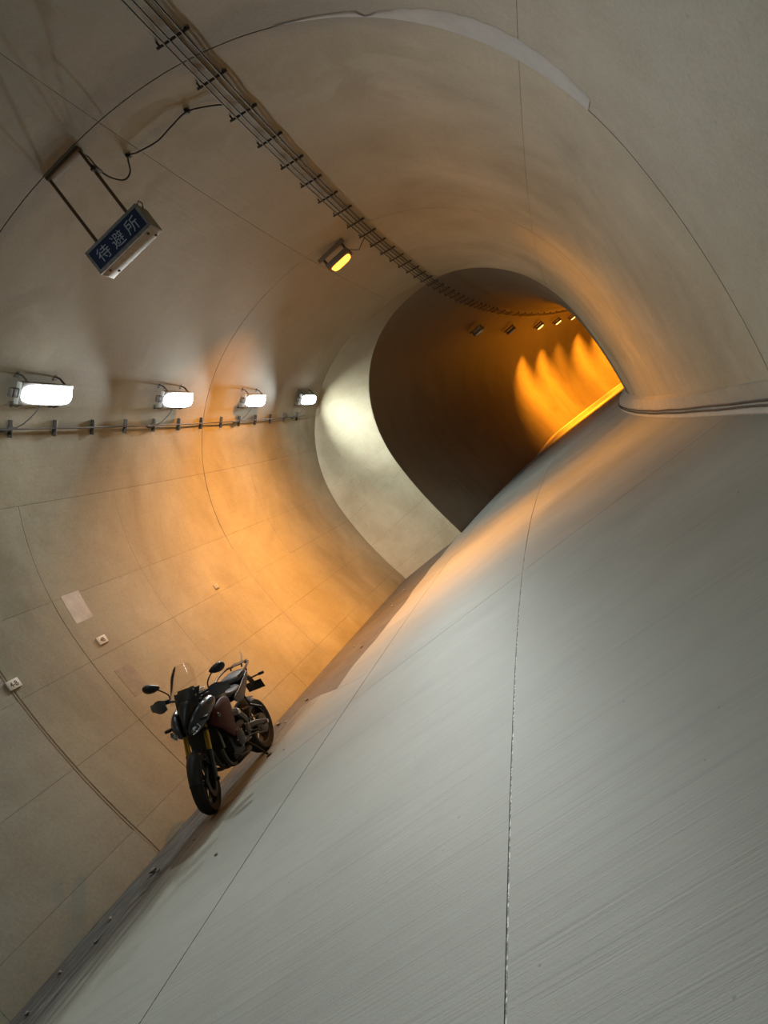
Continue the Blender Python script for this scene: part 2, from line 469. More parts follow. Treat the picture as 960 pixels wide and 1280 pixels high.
# grey mortar band smeared over the joint above the right-hand wall
def mortar_band():
    q0, q1 = q_of(1, z=2.34), q_of(1, z=4.25); mb = MB(); vs = []; uvs = []; N = 46
    for i in range(N + 1):
        f = i / N; q = q0 + (q1 - q0) * f
        w = .27 * math.sin(PI * min(f * 1.15 + .17, 1.0)) ** .8 + .012 * math.sin(i * 1.9) if f < .72 else .27 * max(0, 1 - (f - .1) / .9) * .9
        for j in range(5):
            s = S1 - .008 - w * (1 - j / 4.0)
            vs.append(lin(s, q, .006 if 0 < j < 5 else .001))
    fs = [(i * 5 + j, i * 5 + j + 1, (i + 1) * 5 + j + 1, (i + 1) * 5 + j) for i in range(N) for j in range(4)]
    mb.add(vs, fs); mb.build('mortar_band', 'mortar', ceiling, smooth=60)
mortar_band()

# ------------------------------------------------------------------ the road
def kerb_l(s): return 2.15 - .021 * min(max(s - 6.5, 0), 12)
def slab(s0, s1, l0, l1, z=0.0, mat='road_concrete', name='road_slab', parent=None, gap=.0038, ds=.5, dl=.35, depth=.035):
    """s0,s1: functions of l or numbers; l0,l1: functions of s or numbers"""
    F = lambda f, x: f(x) if callable(f) else f
    sm = (F(s0, 0) + F(s1, 0)) / 2
    nu = max(2, int(abs(F(s1, 0) - F(s0, 0)) / ds) + 2); nv = max(2, int(abs(F(l1, sm) - F(l0, sm)) / dl) + 2)
    vs = []; uvs = []; idx = []
    for i in range(nu):
        for j in range(nv):
            a = i / (nu - 1); c = j / (nv - 1); s = sm; l = 0
            for _ in range(4):
                l = F(l0, s) + gap + (F(l1, s) - F(l0, s) - 2 * gap) * c
                s = F(s0, l) + gap + (F(s1, l) - F(s0, l) - 2 * gap) * a
            idx.append((s, l)); vs.append(pt(s, l, z)); uvs.append((s * K, l * K))
    fs = [(i * nv + j, i * nv + j + 1, (i + 1) * nv + j + 1, (i + 1) * nv + j) for i in range(nu - 1) for j in range(nv - 1)]
    rim = [j for j in range(nv)] + [i * nv + nv - 1 for i in range(1, nu)] + [(nu - 1) * nv + j for j in range(nv - 2, -1, -1)] + [i * nv for i in range(nu - 2, 0, -1)]
    o = len(vs)
    for k in rim:
        s, l = idx[k]; vs.append(pt(s, l, z - depth)); uvs.append((s * K, l * K))
    for k in range(len(rim)): fs.append((rim[k], o + k, o + (k + 1) % len(rim), rim[(k + 1) % len(rim)]))
    return MB().add(vs, fs, uvs).build(name, mat, parent, smooth=30)
base = slab(SA, SB, -4.3, 2.6, -.045, 'joint_dark', 'floor', None, 0, 1.0, 1.0, .05)
tag(base, kind='structure')
TJ = lambda s0: (lambda l: s0 + .206 * l)
tj = [-15.0, -9.6, -1.6, 6.39, 14.4, 22.4, 30.4, 38.4, 46.4, 54.4, 62.4, 70.0]
EDGE = -2.372
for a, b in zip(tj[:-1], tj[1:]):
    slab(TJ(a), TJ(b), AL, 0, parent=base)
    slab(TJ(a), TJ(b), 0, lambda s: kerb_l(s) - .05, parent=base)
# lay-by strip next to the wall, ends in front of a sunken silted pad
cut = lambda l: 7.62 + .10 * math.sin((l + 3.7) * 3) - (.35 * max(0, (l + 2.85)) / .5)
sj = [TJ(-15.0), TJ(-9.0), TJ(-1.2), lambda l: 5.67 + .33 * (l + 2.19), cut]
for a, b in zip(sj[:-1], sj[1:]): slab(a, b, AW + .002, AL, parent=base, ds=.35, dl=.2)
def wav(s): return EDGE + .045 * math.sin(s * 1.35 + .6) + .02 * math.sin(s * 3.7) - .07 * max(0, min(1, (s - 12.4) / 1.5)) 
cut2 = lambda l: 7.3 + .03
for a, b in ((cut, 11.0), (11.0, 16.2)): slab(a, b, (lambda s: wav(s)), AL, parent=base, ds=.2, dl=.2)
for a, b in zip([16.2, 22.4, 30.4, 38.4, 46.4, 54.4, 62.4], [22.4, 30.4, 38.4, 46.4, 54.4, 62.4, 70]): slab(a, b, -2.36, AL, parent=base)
pad = slab(cut, 15.9, AW + .01, lambda s: wav(s) - .004, -.026, 'silt', 'silted_pad', base, .002, .2, .25, .012)
# brittle sealant in the long joint of the carriageway
def strip(s0, s1, l, w, z, name, mat, ds=.25):
    n = int((s1 - s0) / ds) + 2; vs = []; uvs = []
    for i in range(n):
        s = s0 + (s1 - s0) * i / (n - 1); vs += [pt(s, l - w, z), pt(s, l + w, z)]; uvs += [(s * K, 0), (s * K, .01)]
    return MB().add(vs, [(2 * i, 2 * i + 1, 2 * i + 3, 2 * i + 2) for i in range(n - 1)], uvs).build(name, mat, base)
strip(-3, 7.5, 0, .0038, -.0022, 'joint_sealant', 'sealant')

# kerb and haunch under the right wall, kerb of the narrow bore on the left
def sweep(sec, ss, name, mat):
    """sec: list of (l, z), open polyline swept along the bore"""
    vs = []; uvs = []
    for s in ss:
        for l, z in (sec(s) if callable(sec) else sec): vs.append(pt(s, l, z)); uvs.append((s * K, l * K))
    m = len(ss); n = len(vs) // m
    fs = [(i * n + j, i * n + j + 1, (i + 1) * n + j + 1, (i + 1) * n + j) for i in range(m - 1) for j in range(n - 1)]
    fs += [tuple(range(n)), tuple((m - 1) * n + j for j in reversed(range(n)))]
    return MB().add(vs, fs, uvs).build(name, mat, None, smooth=25)

def rsec(s):
    k = kerb_l(s)
    return [(k - .05, -.03), (k - .05, .012), (k - .035, .035), (k - .012, .05), (k, .07), (k + .01, .12), (max(k + .02, 2.12), .215), (2.30, .25), (2.30, -.03)]
ss = [SA + .7 * i for i in range(int((SB - SA) / .7))]
tag(sweep(rsec, ss, 'trim_1', 'kerb'), kind='structure')
def lsec(s):
    h = .2 * min(1, max(.02, (s - 29) / 4))
    return [(-2.55, -.03), (-2.55, h + .01), (-2.13, h), (-2.105, h - .015 * h / .2), (-2.10, -.03)]
tag(sweep(lsec, [29.0 + .7 * i for i in range(int((SB - 29.0) / .7))], 'trim_2', 'kerb'), kind='structure')

# ------------------------------------------------------------------ shared object materials
simple('galv', (.30, .29, .27), .45, .7); simple('dark_steel', (.03, .025, .02), .6, .2)
simple('rust_steel', (.10, .065, .035), .7, .2); simple('cable_black', (.009, .008, .007), .6)
simple('cable_brown', (.05, .035, .022), .6); simple('housing', (.20, .20, .19), .5, .3)
simple('sign_case', (.24, .25, .255), .5, .0, vary=.2, scale=25); simple('sign_blue', (.012, .028, .095), .5)
simple('sign_white', (.48, .56, .66), .45); simple('plate_white', (.78, .74, .66), .5); simple('ink', (.05, .045, .04), .6)

def frame_at(s, q=None, off=0.0, l=None, z=None, nrm=None):
    """matrix: x along the bore, y to the left of travel, z out of the lining (into the bore)"""
    if q is not None: p = lin(s, q, off); n2 = prof_n(s, q)
    else: p = pt(s, l, z); n2 = nrm
    zz = (lat(s) * n2[0] + Vector((0, 0, n2[1]))).normalized()
    xx = fwd(s); xx = (xx - zz * xx.dot(zz)).normalized(); yy = zz.cross(xx)
    m = Matrix((xx, yy, zz)).transposed().to_4x4(); m.translation = p
    return m

# ------------------------------------------------------------------ white lamps on the left haunch
lamp_s = [6.64, 9.22, 11.73, 14.22]
def q_near(l, z): return min(range(NQ), key=lambda k: (WX[k] - l) ** 2 + (WZ[k] - z) ** 2) / (NQ - 1.0)
QLAMP = q_near(-2.76, 4.17)
def white_lamp():
    r = empty('wall_lamp', (0, 0, 0))
    MB().box((0, 0, .150), (.92, .26, .07), ch=.02).build('housing', 'housing', r)
    # shallow bowed lens in a rim
    rings_ = []
    for (f, zz) in ((1.0, .185), (1.0, .200), (.93, .222), (.78, .236), (.45, .243)):
        ring = []
        for k in range(32):
            a = 2 * PI * k / 32; ca, sa = math.cos(a), math.sin(a); e = .55
            ring.append(Vector((.435 * f * math.copysign(abs(ca) ** e, ca), .110 * f * math.copysign(abs(sa) ** e, sa), zz)))
        rings_.append(ring)
    MB().loft(rings_).build('lens', 'white_lens', r)
    for sx in (-1, 1):
        for sy in (-1, 1):
            MB().box((sx * .33, sy * .17, .004), (.05, .07, .008)).tube([(sx * .33, sy * .18, .002), (sx * .33, sy * .175, .07), (sx * .33, sy * .125, .15)], .011, 6).build('bracket', 'dark_steel', r)
    MB().box((-.51, 0, .14), (.10, .10, .06), ch=.01).build('gland_box', 'dark_steel', r)
    for sx in (-1, 1):        # twin beams, thrown forward and back along the bore
        lamp_light(r, (sx * .39, 0, .272), (.05, .16), WHITE_W / 2, WHITE_RGB, 82, (PI + .05, sx * 1.09, 0))
    return r
lamp_label = ['largest glowing white wall lamp, nearest the hanging sign', 'second white wall lamp from the hanging sign',
              'third glowing white wall lamp, before the smallest one', 'smallest white wall lamp beside the bright end of the lay-by']
proto = white_lamp()
for i, s in enumerate(lamp_s + [4.06]):
    o = proto if i == 0 else copy_tree(proto)
    o.matrix_world = frame_at(s, QLAMP)
    tag(o, lamp_label[i] if i < 4 else 'white wall lamp further back along the conduit, outside the picture', 'lamp', 'white lamps along the left haunch')

# conduit under the lamps
QCON = q_near(-3.06, 3.93)
con = empty('conduit_line', lin(6.4, QCON)); tag(con, 'thin dark conduit clipped along the left wall below the white lamps', 'conduit')
inv = Matrix.Translation(-con.location)
MB().tube([lin(-5 + .3 * k, QCON, .035 + .004 * math.sin(k * 1.7)) for k in range(int(19.6 / .3) + 1)], .011, 6).xform(inv).build('pipe', 'cable_brown', con)
for k in range(32):
    s = 6.367 - 18 * .646 + .646 * k
    if s > 14.7: break
    m = frame_at(s, QCON)
    MB().box((0, 0, .024), (.030, .20, .046), ch=.006).xform(inv @ m).build('clip', 'dark_steel', con)
for s in lamp_s + [4.06]:
    s2 = s - .17
    MB().tube([lin(s2 - .32 + .05 * k, QCON + .001 * math.sin(k), .045) for k in range(6)], [.012, .022, .026, .022, .024, .012], 6).xform(inv).build('splice', 'cable_black', con)
    qa, qb = QCON, QLAMP
    pts = [lin(s2 - .08 + .24 * f ** .6, qa + (qb - qa) * f, .04 + .08 * f + .05 * math.sin(PI * f)) for f in (0, .15, .3, .5, .7, .88)]
    MB().tube(pts, .006, 6).xform(inv).build('drop_cord', 'cable_black', con)

# ------------------------------------------------------------------ cable rack on the crown
TRX = .507
rack = empty('cable_rack', pt(5, TRX, 4.4)); tag(rack, 'four dark cables on cross bars running along the tunnel crown', 'cables')
inv = Matrix.Translation(-rack.location)
def tray_pt(s, dl, dz): 
    x = TRX + dl
    return pt(s, x, 4.475 + dz - .22 * dl)
for dl in (-.075, -.03, .025, .07):
    P = []
    for k in range(int(70 / .3)):
        s = -6 + .3 * k
        P.append(tray_pt(s, dl, -.012 * math.sin((s - 4.477) / .62 * PI) ** 2))
    MB().tube(P, .0085, 6).xform(inv).build('cable', 'cable_black', rack)
for k in range(-14, 90):
    s = 5.124 + .622 * k
    if s > 62: break
    if s > 24 and k % 2: continue
    a, b = tray_pt(s, -.135, .012), tray_pt(s, .125, .012)
    bar = MB().tube([a, b], .013, 4)
    for dl in (-.11, .10):
        p0 = tray_pt(s, dl, .012); bar.tube([p0, p0 + Vector((0, 0, .055))], .009, 4)
    bar.xform(inv).build('cross_bar', 'dark_steel', rack)

# ------------------------------------------------------------------ sodium lamps under the crown
def sodium_lamp(name, lens, watts=0, spread=150, tilt=()):
    r = empty(name, (0, 0, 0))       # local: x across, y along, z up; hangs below origin
    MB().box((0, -.16, -.03), (.54, .05, .06), ch=.008).build('mounting_channel', 'rust_steel', r)
    h = MB(); h.box((0, .06, -.155), (.46, .26, .10), ch=.02)
    h.build('housing', 'rust_steel', r)
    for sx in (-.2, .2):
        MB().tube([(sx, -.16, -.03), (sx, -.06, -.08), (sx, .02, -.13)], .014, 6).build('arm', 'dark_steel', r)
        MB().tube([(sx, .08, .04), (sx, .08, -.12)], .012, 6).build('hanger', 'dark_steel', r)
    rings_ = []
    for f, zz in ((1, -.20), (1, -.215), (.92, -.245), (.7, -.262), (.35, -.268)):
        rings_.append([Vector((.19 * f * math.copysign(abs(math.cos(t)) ** .5, math.cos(t)), .055 + .095 * f * math.copysign(abs(math.sin(t)) ** .5, math.sin(t)), zz)) for t in [2 * PI * k / 28 for k in range(28)]])
    MB().loft(rings_).build('lens', lens, r)
    for share, tl in tilt:        # share of the light, direction of that side of the reflector
        if watts: lamp_light(r, (-.1 if tl[1] > 0 else .1, .055, -.33), (.16, .14), watts * share, SODIUM_RGB if lens == 'sodium_lens' else FAR_RGB, spread, tl)
    return r
def place_hang(o, s, l, z):
    m = Matrix((lat(s), fwd(s), Vector((0, 0, 1)))).transposed().to_4x4(); m.translation = pt(s, l, z); o.matrix_world = m
near = sodium_lamp('sodium_lamp', 'sodium_lens', SODIUM_W, 110, ((.74, (.03, .80, 0)), (.26, (.12, -.12, 0)))); place_hang(near, 10.62, -.03, 4.60)
tag(near, 'glowing orange sodium lamp on a rusty bracket beside the crown cables', 'lamp', 'sodium lamps under the crown')
MB().tube([pt(10.75, .16, 4.50), pt(10.85, .26, 4.44), pt(10.8, .34, 4.46), pt(10.72, .43, 4.47)], .007, 6).xform(near.matrix_world.inverted()).build('supply_lead', 'cable_black', near)
simple('dead_lens', (.55, .42, .28), .25)
far_lab = ['unlit lamp in the narrow bore, nearest of the far row', 'unlit lamp second in the far row of the narrow bore',
           'third lamp in the far row of the narrow bore, glowing', 'fourth glowing lamp in the far row of the narrow bore',
           'farthest glowing lamp in view, beside the right wall edge']
for i, s in enumerate([25.0, 30.24, 35.4, 38.83, 41.79, 45.5, 49.2]):
    o = sodium_lamp('sodium_lamp', 'dead_lens' if i < 2 else 'far_lens', 0 if i < 2 else FAR_W * (.35 if i == 4 else 1), 110, ((1, (0, .36, 0)),))
    place_hang(o, s, -.46, 4.64)
    tag(o, far_lab[i] if i < 5 else ['nearer', 'farther'][i - 5] + ' glowing lamp round the bend of the narrow bore, out of view', 'lamp', 'sodium lamps under the crown')

# ------------------------------------------------------------------ hanging sign
SS = 5.45
sg = empty('hanging_sign', pt(SS, -.765, 4.04)); tag(sg, 'blue hanging sign box with three white characters on two rods', 'sign')
sg.matrix_world = Matrix.Translation(pt(SS, -.765, 3.95)) @ Matrix((lat(SS), fwd(SS), Vector((0, 0, 1)))).transposed().to_4x4()
# local metres: x across (right), y away from the camera, z up, origin at the box centre
W_, H_, D_ = .655, .245, .20
case = MB(); case.box((0, D_ / 2, 0), (W_, D_, H_), ch=.008).build('case', 'sign_case', sg)
fr = MB()
for (c, sz) in (((0, -.005, H_ / 2 - .013), (W_, .016, .026)), ((0, -.005, -H_ / 2 + .017), (W_, .016, .034)),
                ((-W_ / 2 + .014, -.005, 0), (.028, .016, H_ - .06)), ((W_ / 2 - .014, -.005, 0), (.028, .016, H_ - .06))):
    fr.box(c, sz, ch=.003)
fr.build('frame', 'sign_case', sg)
MB().box((0, -.003, .004), (W_ - .056, .006, H_ - .058)).build('face_panel', 'sign_blue', sg)
def text_mesh(txt, size, name, mat, parent, M, extrude=.0015, bold=0.0):
    cu = bpy.data.curves.new(name, 'FONT'); cu.body = txt; cu.size = size; cu.align_x = 'CENTER'; cu.align_y = 'CENTER'
    cu.extrude = extrude; cu.offset = bold; cu.resolution_u = 3
    to = bpy.data.objects.new('tmp', cu); COL.objects.link(to)
    dg = bpy.context.evaluated_depsgraph_get(); dg.update()
    me = bpy.data.meshes.new_from_object(to.evaluated_get(dg)); bpy.data.objects.remove(to)
    xs = [v.co.x for v in me.vertices]; ys = [v.co.y for v in me.vertices]
    if xs:
        cxx, cyy = (min(xs) + max(xs)) / 2, (min(ys) + max(ys)) / 2
        for v in me.vertices: v.co.x -= cxx; v.co.y -= cyy
    me.transform(M); me.materials.clear(); me.materials.append(MATS[mat])
    o = bpy.data.objects.new(name, me); COL.objects.link(o); o.parent = parent
    return o
Rx = Matrix.Rotation(PI / 2, 4, 'X')
for i, chx in enumerate('待避所'):
    text_mesh(chx, .145, 'character', 'sign_white', sg, Matrix.Translation(((i - 1) * .180, -.0075, .004)) @ Rx, bold=-.0008)
for sx in (-1, 1):
    MB().box((sx * .195, .07, H_ / 2 + .375), (.026, .026, .78), ch=.004).build('hanger_rod', 'rust_steel', sg)
MB().box((0, .07, H_ / 2 + .765), (.42, .09, .035), ch=.006).build('mounting_bar', 'rust_steel', sg)
MB().box((.215, .05, .62), (.05, .12, .02)).box((.225, -.005, .62), (.02, .02, .05)).build('clamp', 'dark_steel', sg)
lug = MB().tube([(W_ / 2 - .03, .10, H_ / 2), (W_ / 2 - .02, .10, H_ / 2 + .04), (W_ / 2 + .01, .10, H_ / 2 + .055), (W_ / 2 + .025, .10, H_ / 2 + .02), (W_ / 2 + .0, .10, H_ / 2 - .03)], .006, 6)
lug.build('lifting_loop', 'rust_steel', sg)
for x, y in ((-.25, .045), (-.22, .15), (.24, .05), (.26, .16)):
    MB().lathe([(0, -.012), (.012, -.012), (.012, 0), (0, 0)], (x, y, -H_ / 2), (0, 0, 1), 10).build('bolt', 'rust_steel', sg)
# supply cord of the sign, clipped across the crown to the cable rack
inv = sg.matrix_world.inverted()
qc = lambda l: q_of(0, l=l)
P = [tray_pt(6.1, -.08, .01), lin(6.04, qc(.33), .03), lin(5.97, qc(.19), .02), lin(5.99, qc(.02), .035), lin(6.03, qc(-.14), .04), lin(6.0, qc(-.32), .03), lin(5.97, qc(-.42), .02),
     pt(6.0, -.50, 4.60), pt(5.93, -.57, 4.55), pt(5.80, -.62, 4.58), pt(5.70, -.62, 4.64), pt(5.6, -.60, 4.67), pt(5.5, -.60, 4.66)]
# smooth through the points
def smooth_path(P, n=6):
    out = []; P = [P[0]] + P + [P[-1]]
    for i in range(1, len(P) - 2):
        a, b, c, d = P[i - 1:i + 3]
        for k in range(n):
            t = k / n
            out.append(.5 * ((2 * b) + (c - a) * t + (2 * a - 5 * b + 4 * c - d) * t * t + (-a + 3 * b - 3 * c + d) * t ** 3))
    return out + [P[-2]]
MB().tube(smooth_path(P), .008, 6).xform(inv).build('supply_cord', 'cable_black', sg)
for l in (.19, -.42):
    m = frame_at(5.97, qc(l)); MB().box((0, 0, .018), (.05, .03, .04), ch=.005).box((.03, .0, .012), (.03, .05, .02)).xform(inv @ m).build('cord_clip', 'cable_black', sg)

# ------------------------------------------------------------------ marks on the left wall
def wall_plate(s, z, txt, label, w=.175, h=.10, mat='plate_white'):
    m = frame_at(s, q_of(-1, z=z))            # local x along, y: up the wall or down, z out
    up = Vector((0, 0, 1)); yy = Vector(m.col[1][:3])
    zz = Vector(m.col[2][:3]); xx = Vector(m.col[0][:3])
    y2 = up - zz * up.dot(zz); y2.normalize(); x2 = y2.cross(zz)
    mm = Matrix((x2, y2, zz)).transposed().to_4x4(); mm.translation = m.translation
    r = empty('number_plate', (0, 0, 0)); r.matrix_world = mm
    MB().box((0, 0, .010), (w, h, .020), ch=.004).build('plate', mat, r)
    if txt: text_mesh(txt, h * .78, 'lettering', 'ink', r, Matrix.Translation((0, 0, .0208)), .0004, .0012)
    tag(r, label, 'plate', 'small plates in a row on the left wall')
    return r
wall_plate(5.49, 1.865, '4-B', 'small white plate over the pale wall joint, at the left picture edge')
wall_plate(6.765, 1.865, '4B', 'small white plate on the wall between the pale and the dark patch')
wall_plate(9.30, 1.815, '', 'small plain tan plate on the wall above the motorcycle mirrors', w=.13, h=.085, mat='filler')
def wall_patch(s0, s1, z0, z1, mat, label, t, name):
    q0, q1 = q_of(-1, z=z1), q_of(-1, z=z0)
    o = lining_grid(s0, s1, q0, q1, t, .1, .004, t + .004)
    # a slight irregular outline
    return o.build(name, mat, wall_left, smooth=60)
p = wall_patch(6.59, 6.87, 2.125, 2.44, 'patch_light', '', .004, 'repair_patch'); p['label'] = 'pale pinkish mortar patch'
p = wall_patch(6.63, 6.90, 1.185, 1.52, 'patch_dark', '', .003, 'repair_patch'); p['label'] = 'rough brownish mortar patch'
# two black cables lying in the haunch of the right wall
for k, (dl, z, r) in enumerate(((-.032, .062, .012), (-.014, .092, .012))):
    P = [pt(-6 + .4 * i, kerb_l(-6 + .4 * i) + dl, z + .004 * math.sin(i * 1.3 + k)) for i in range(72)]
    tag(MB().tube(P, r, 6).build('floor_cable', 'cable_brown'), ['lower', 'upper'][k] + ' of two dark cables lying along the foot of the right wall', 'cable', 'cables along the right wall')

# ------------------------------------------------------------------ stones in the gutter
rs = random.Random(11)
spots = [(4.86, -3.33, .05), (4.80, -3.24, .03), (4.4, -3.42, .035), (3.95, -3.5, .03), (4.1, -3.3, .022), (3.6, -3.45, .03), (5.0, -3.0, .02),
         (7.55, -3.36, .05), (7.42, -3.2, .03), (8.1, -3.2, .04), (9.3, -2.75, .045), (9.9, -3.1, .03), (11.6, -2.9, .035), (12.8, -3.0, .04), (6.0, -2.55, .018), (4.2, -2.3, .018)]
ORD = ['first', 'second', 'third', 'fourth', 'fifth', 'sixth', 'seventh', 'eighth', 'ninth']
front = sorted([p for p in spots if p[0] < 5.3], key=lambda p: -p[0]); back = sorted([p for p in spots if p[0] >= 5.3], key=lambda p: p[0])
for (s, l, r) in spots:
    bm = bmesh.new(); bmesh.ops.create_icosphere(bm, subdivisions=1, radius=1)
    for v in bm.verts: v.co = Vector((v.co.x * r * rs.uniform(.7, 1.3), v.co.y * r * rs.uniform(.5, .9), v.co.z * r * rs.uniform(.25, .5)))
    zmin = min(v.co.z for v in bm.verts)
    for v in bm.verts: v.co.z -= zmin
    bm.verts.index_update(); mb = MB().add([v.co for v in bm.verts], [[q.index for q in f.verts] for f in bm.faces]); bm.free()
    o = mb.build('stone_chip', 'stone', None, smooth=0)
    o.location = pt(s, l, -.0265 if s > 7.9 or (s > 7.3 and l > -2.9) else 0) ; o.rotation_euler = (0, 0, rs.uniform(0, 6))
    tag(o, (ORD[front.index((s, l, r))] + ' small stone chip counted from the front wheel along the gutter towards the viewer') if s < 5.3 else (ORD[back.index((s, l, r))] + ' small stone chip counted from the motorcycle away into the tunnel'), 'stone', 'stone chips in the gutter')

# ------------------------------------------------------------------ motorcycle
simple('tyre', (.012, .012, .012), .75, bump=.3, scale=200); simple('moto_black', (.012, .012, .014), .38)
simple('moto_satin', (.014, .014, .016), .5); simple('gold_tube', (.42, .27, .055), .28, .9, vary=.05)
simple('cheek_grey', (.060, .064, .080), .28, .35, vary=.05); simple('tank_grey', (.035, .03, .034), .16, .5, vary=.05)
simple('shroud_red', (.042, .003, .004), .6, .0, spec=.2, vary=.08); simple('seat_grey', (.055, .057, .065), .62, bump=.2, scale=300)
simple('engine_black', (.016, .016, .017), .45, .4); simple('alloy', (.45, .45, .46), .35, .9); simple('steel_pipe', (.07, .066, .062), .4, .8)
simple('guard_grey', (.075, .08, .092), .4); simple('lamp_chrome', (.7, .74, .8), .12, .9); simple('mirror_glass', (.6, .62, .65), .05, 1.0)
simple('tail_red', (.25, .015, .015), .25); simple('tag_white', (.72, .72, .70), .5); simple('panel_grey', (.045, .048, .055), .4, .1)
def clear_mat(name, tint, gl):
    m = bpy.data.materials.new(name); m.use_nodes = True; nt = m.node_tree; nt.nodes.clear()
    t = nt.nodes.new('ShaderNodeBsdfTransparent'); t.inputs[0].default_value = (*tint, 1)
    gls = nt.nodes.new('ShaderNodeBsdfGlossy'); gls.inputs['Roughness'].default_value = .06
    fr_ = nt.nodes.new('ShaderNodeFresnel'); fr_.inputs[0].default_value = 1.33
    mx = nt.nodes.new('ShaderNodeMixShader'); o = nt.nodes.new('ShaderNodeOutputMaterial')
    nt.links.new(fr_.outputs[0], mx.inputs[0]); nt.links.new(t.outputs[0], mx.inputs[1]); nt.links.new(gls.outputs[0], mx.inputs[2]); nt.links.new(mx.outputs[0], o.inputs[0])
    MATS[name] = m
clear_mat('screen_clear', (.95, .945, .94), .1); clear_mat('lens_clear', (.9, .92, .95), .1)

pf = pt(5.42, -3.03, 0); pr = pt(5.42 + 1.44 / K, -3.085, 0)
ax = (pf - pr); yaw = math.atan2(ax.y, ax.x); LEAN = math.radians(14.5)
bike = empty('motorcycle', (0, 0, 0))
bike.matrix_world = Matrix.Translation((pf + pr) / 2) @ Matrix.Rotation(yaw, 4, 'Z') @ Matrix.Rotation(-LEAN, 4, 'X')
tag(bike, 'dark grey and red touring motorcycle leaning on its side stand by the wall', 'motorcycle')
FX, FZ, RX, RZ = .72, .30, -.72, .312
RAKE = math.radians(24.5)
saxis = Vector((-math.sin(RAKE), 0, math.cos(RAKE)))
spos = Vector((FX - .05 * 0 - math.tan(RAKE) * (.85 - FZ) + .0, 0, .85)) + Vector((-.045, 0, 0))
STEER = Matrix.Translation(spos) @ Matrix.Rotation(math.radians(13), 4, saxis) @ Matrix.Translation(-spos)

def wheel(name, c, R, hw, rim_r, steer, spokes=5, discs=(), disc_r=.15):
    X = STEER if steer else Matrix.Identity(4)
    pr_ = [(rim_r, -hw * .72), (rim_r + .02, -hw * .9), ((R + rim_r) / 2 + .01, -hw), (R - .030, -hw * .82), (R - .010, -hw * .52), (R - .001, -hw * .2), (R, 0),
           (R - .001, hw * .2), (R - .010, hw * .52), (R - .030, hw * .82), ((R + rim_r) / 2 + .01, hw), (rim_r + .02, hw * .9), (rim_r, hw * .72)]
    t = MB().lathe(pr_, c, (0, 1, 0), 48).xform(X).build(name, 'tyre', bike, smooth=50)
    rm = MB().lathe([(rim_r + .004, -hw * .74), (rim_r - .016, -hw * .72), (rim_r - .022, -hw * .4), (rim_r - .030, 0), (rim_r - .022, hw * .4), (rim_r - .016, hw * .72), (rim_r + .004, hw * .74), (rim_r + .004, 0)], c, (0, 1, 0), 40, closed=True)
    rm.lathe([(.0, -hw * .5), (.045, -hw * .5), (.045, hw * .5), (0, hw * .5)], c, (0, 1, 0), 20)
    rm.xform(X).build('rim', 'moto_black', t, smooth=40)
    for k in range(spokes):
        a = 2 * PI * k / spokes + .3
        sp = MB()
        for da in (-.17, .17):
            d0 = Vector((math.cos(a), 0, math.sin(a))); d1 = Vector((math.cos(a + da), 0, math.sin(a + da)))
            sp.tube([Vector(c) + d0 * .035, Vector(c) + (d0 + d1) * .5 * rim_r * .5, Vector(c) + d1 * (rim_r - .015)], [.016, .011, .013], 6)
        sp.xform(X).build('spoke', 'moto_satin', t)
    for y in discs:
        MB().lathe([(disc_r * .62, y - .0025), (disc_r, y - .0025), (disc_r, y + .0025), (disc_r * .62, y + .0025)], c, (0, 1, 0), 36, closed=True).xform(X).build('brake_disc', 'steel_pipe', t, smooth=30)
    return t
wheel('front_tyre', (FX, 0, FZ), .300, .060, .218, True, discs=(-.072, .072))
wheel('rear_tyre', (RX, 0, RZ), .312, .088, .218, False, discs=(-.11,), disc_r=.12)
MB().lathe([(.03, .105), (.105, .105), (.112, .109), (.105, .113), (.03, .113)], (RX, 0, RZ), (0, 1, 0), 40, closed=True).build('sprocket', 'steel_pipe', bike)

# front fork
def fk(z, y): return Vector((FX - math.tan(RAKE) * (z - FZ), y, z))
for y in (-.105, .105):
    f = MB().tube([fk(.50, y), fk(.93, y)], .026, 14).xform(STEER).build('fork_tube', 'gold_tube', bike)
    MB().tube([fk(.285, y), fk(.33, y), fk(.46, y), fk(.56, y)], [.024, .028, .029, .031], 12).xform(STEER).build('slider', 'moto_black', f)
    MB().box((FX - .10, y * .93, FZ + .075), (.05, .04, .11), Matrix.Rotation(-.5, 3, 'Y'), .01).xform(STEER).build('brake_caliper', 'moto_satin', bike)
    MB().lathe([(0, -.02), (.018, -.02), (.018, .02), (0, .02)], (FX, y * 1.23, FZ), (0, 1, 0), 12).xform(STEER).build('axle_end', 'moto_black', bike)
for z, a in ((.93, .27), (.74, .26)): MB().box(fk(z, 0), (.075, a, .033), Matrix.Rotation(-RAKE, 3, 'Y'), .008).xform(STEER).build('fork_clamp', 'moto_black', bike)
# front mudguard
G = []
for k in range(15):
    a = math.radians(18 + 128 * k / 14); w = .070 - .018 * abs(k - 7) / 7; row = []
    for j in range(7):
        t_ = -1 + 2 * j / 6; rr = .322 - .030 * t_ * t_
        row.append(Vector((FX + math.cos(a) * rr, w * t_, FZ + math.sin(a) * rr)))
    G.append(row)
fd = MB().sheet(G, .005).xform(STEER).build('front_mudguard', 'moto_satin', bike, smooth=50)
for y in (-1, 1):
    MB().tube([(FX - .05, y * .06, FZ + .26), (FX - .07, y * .09, FZ + .15)], .012, 6).xform(STEER).build('stay', 'moto_black', fd)

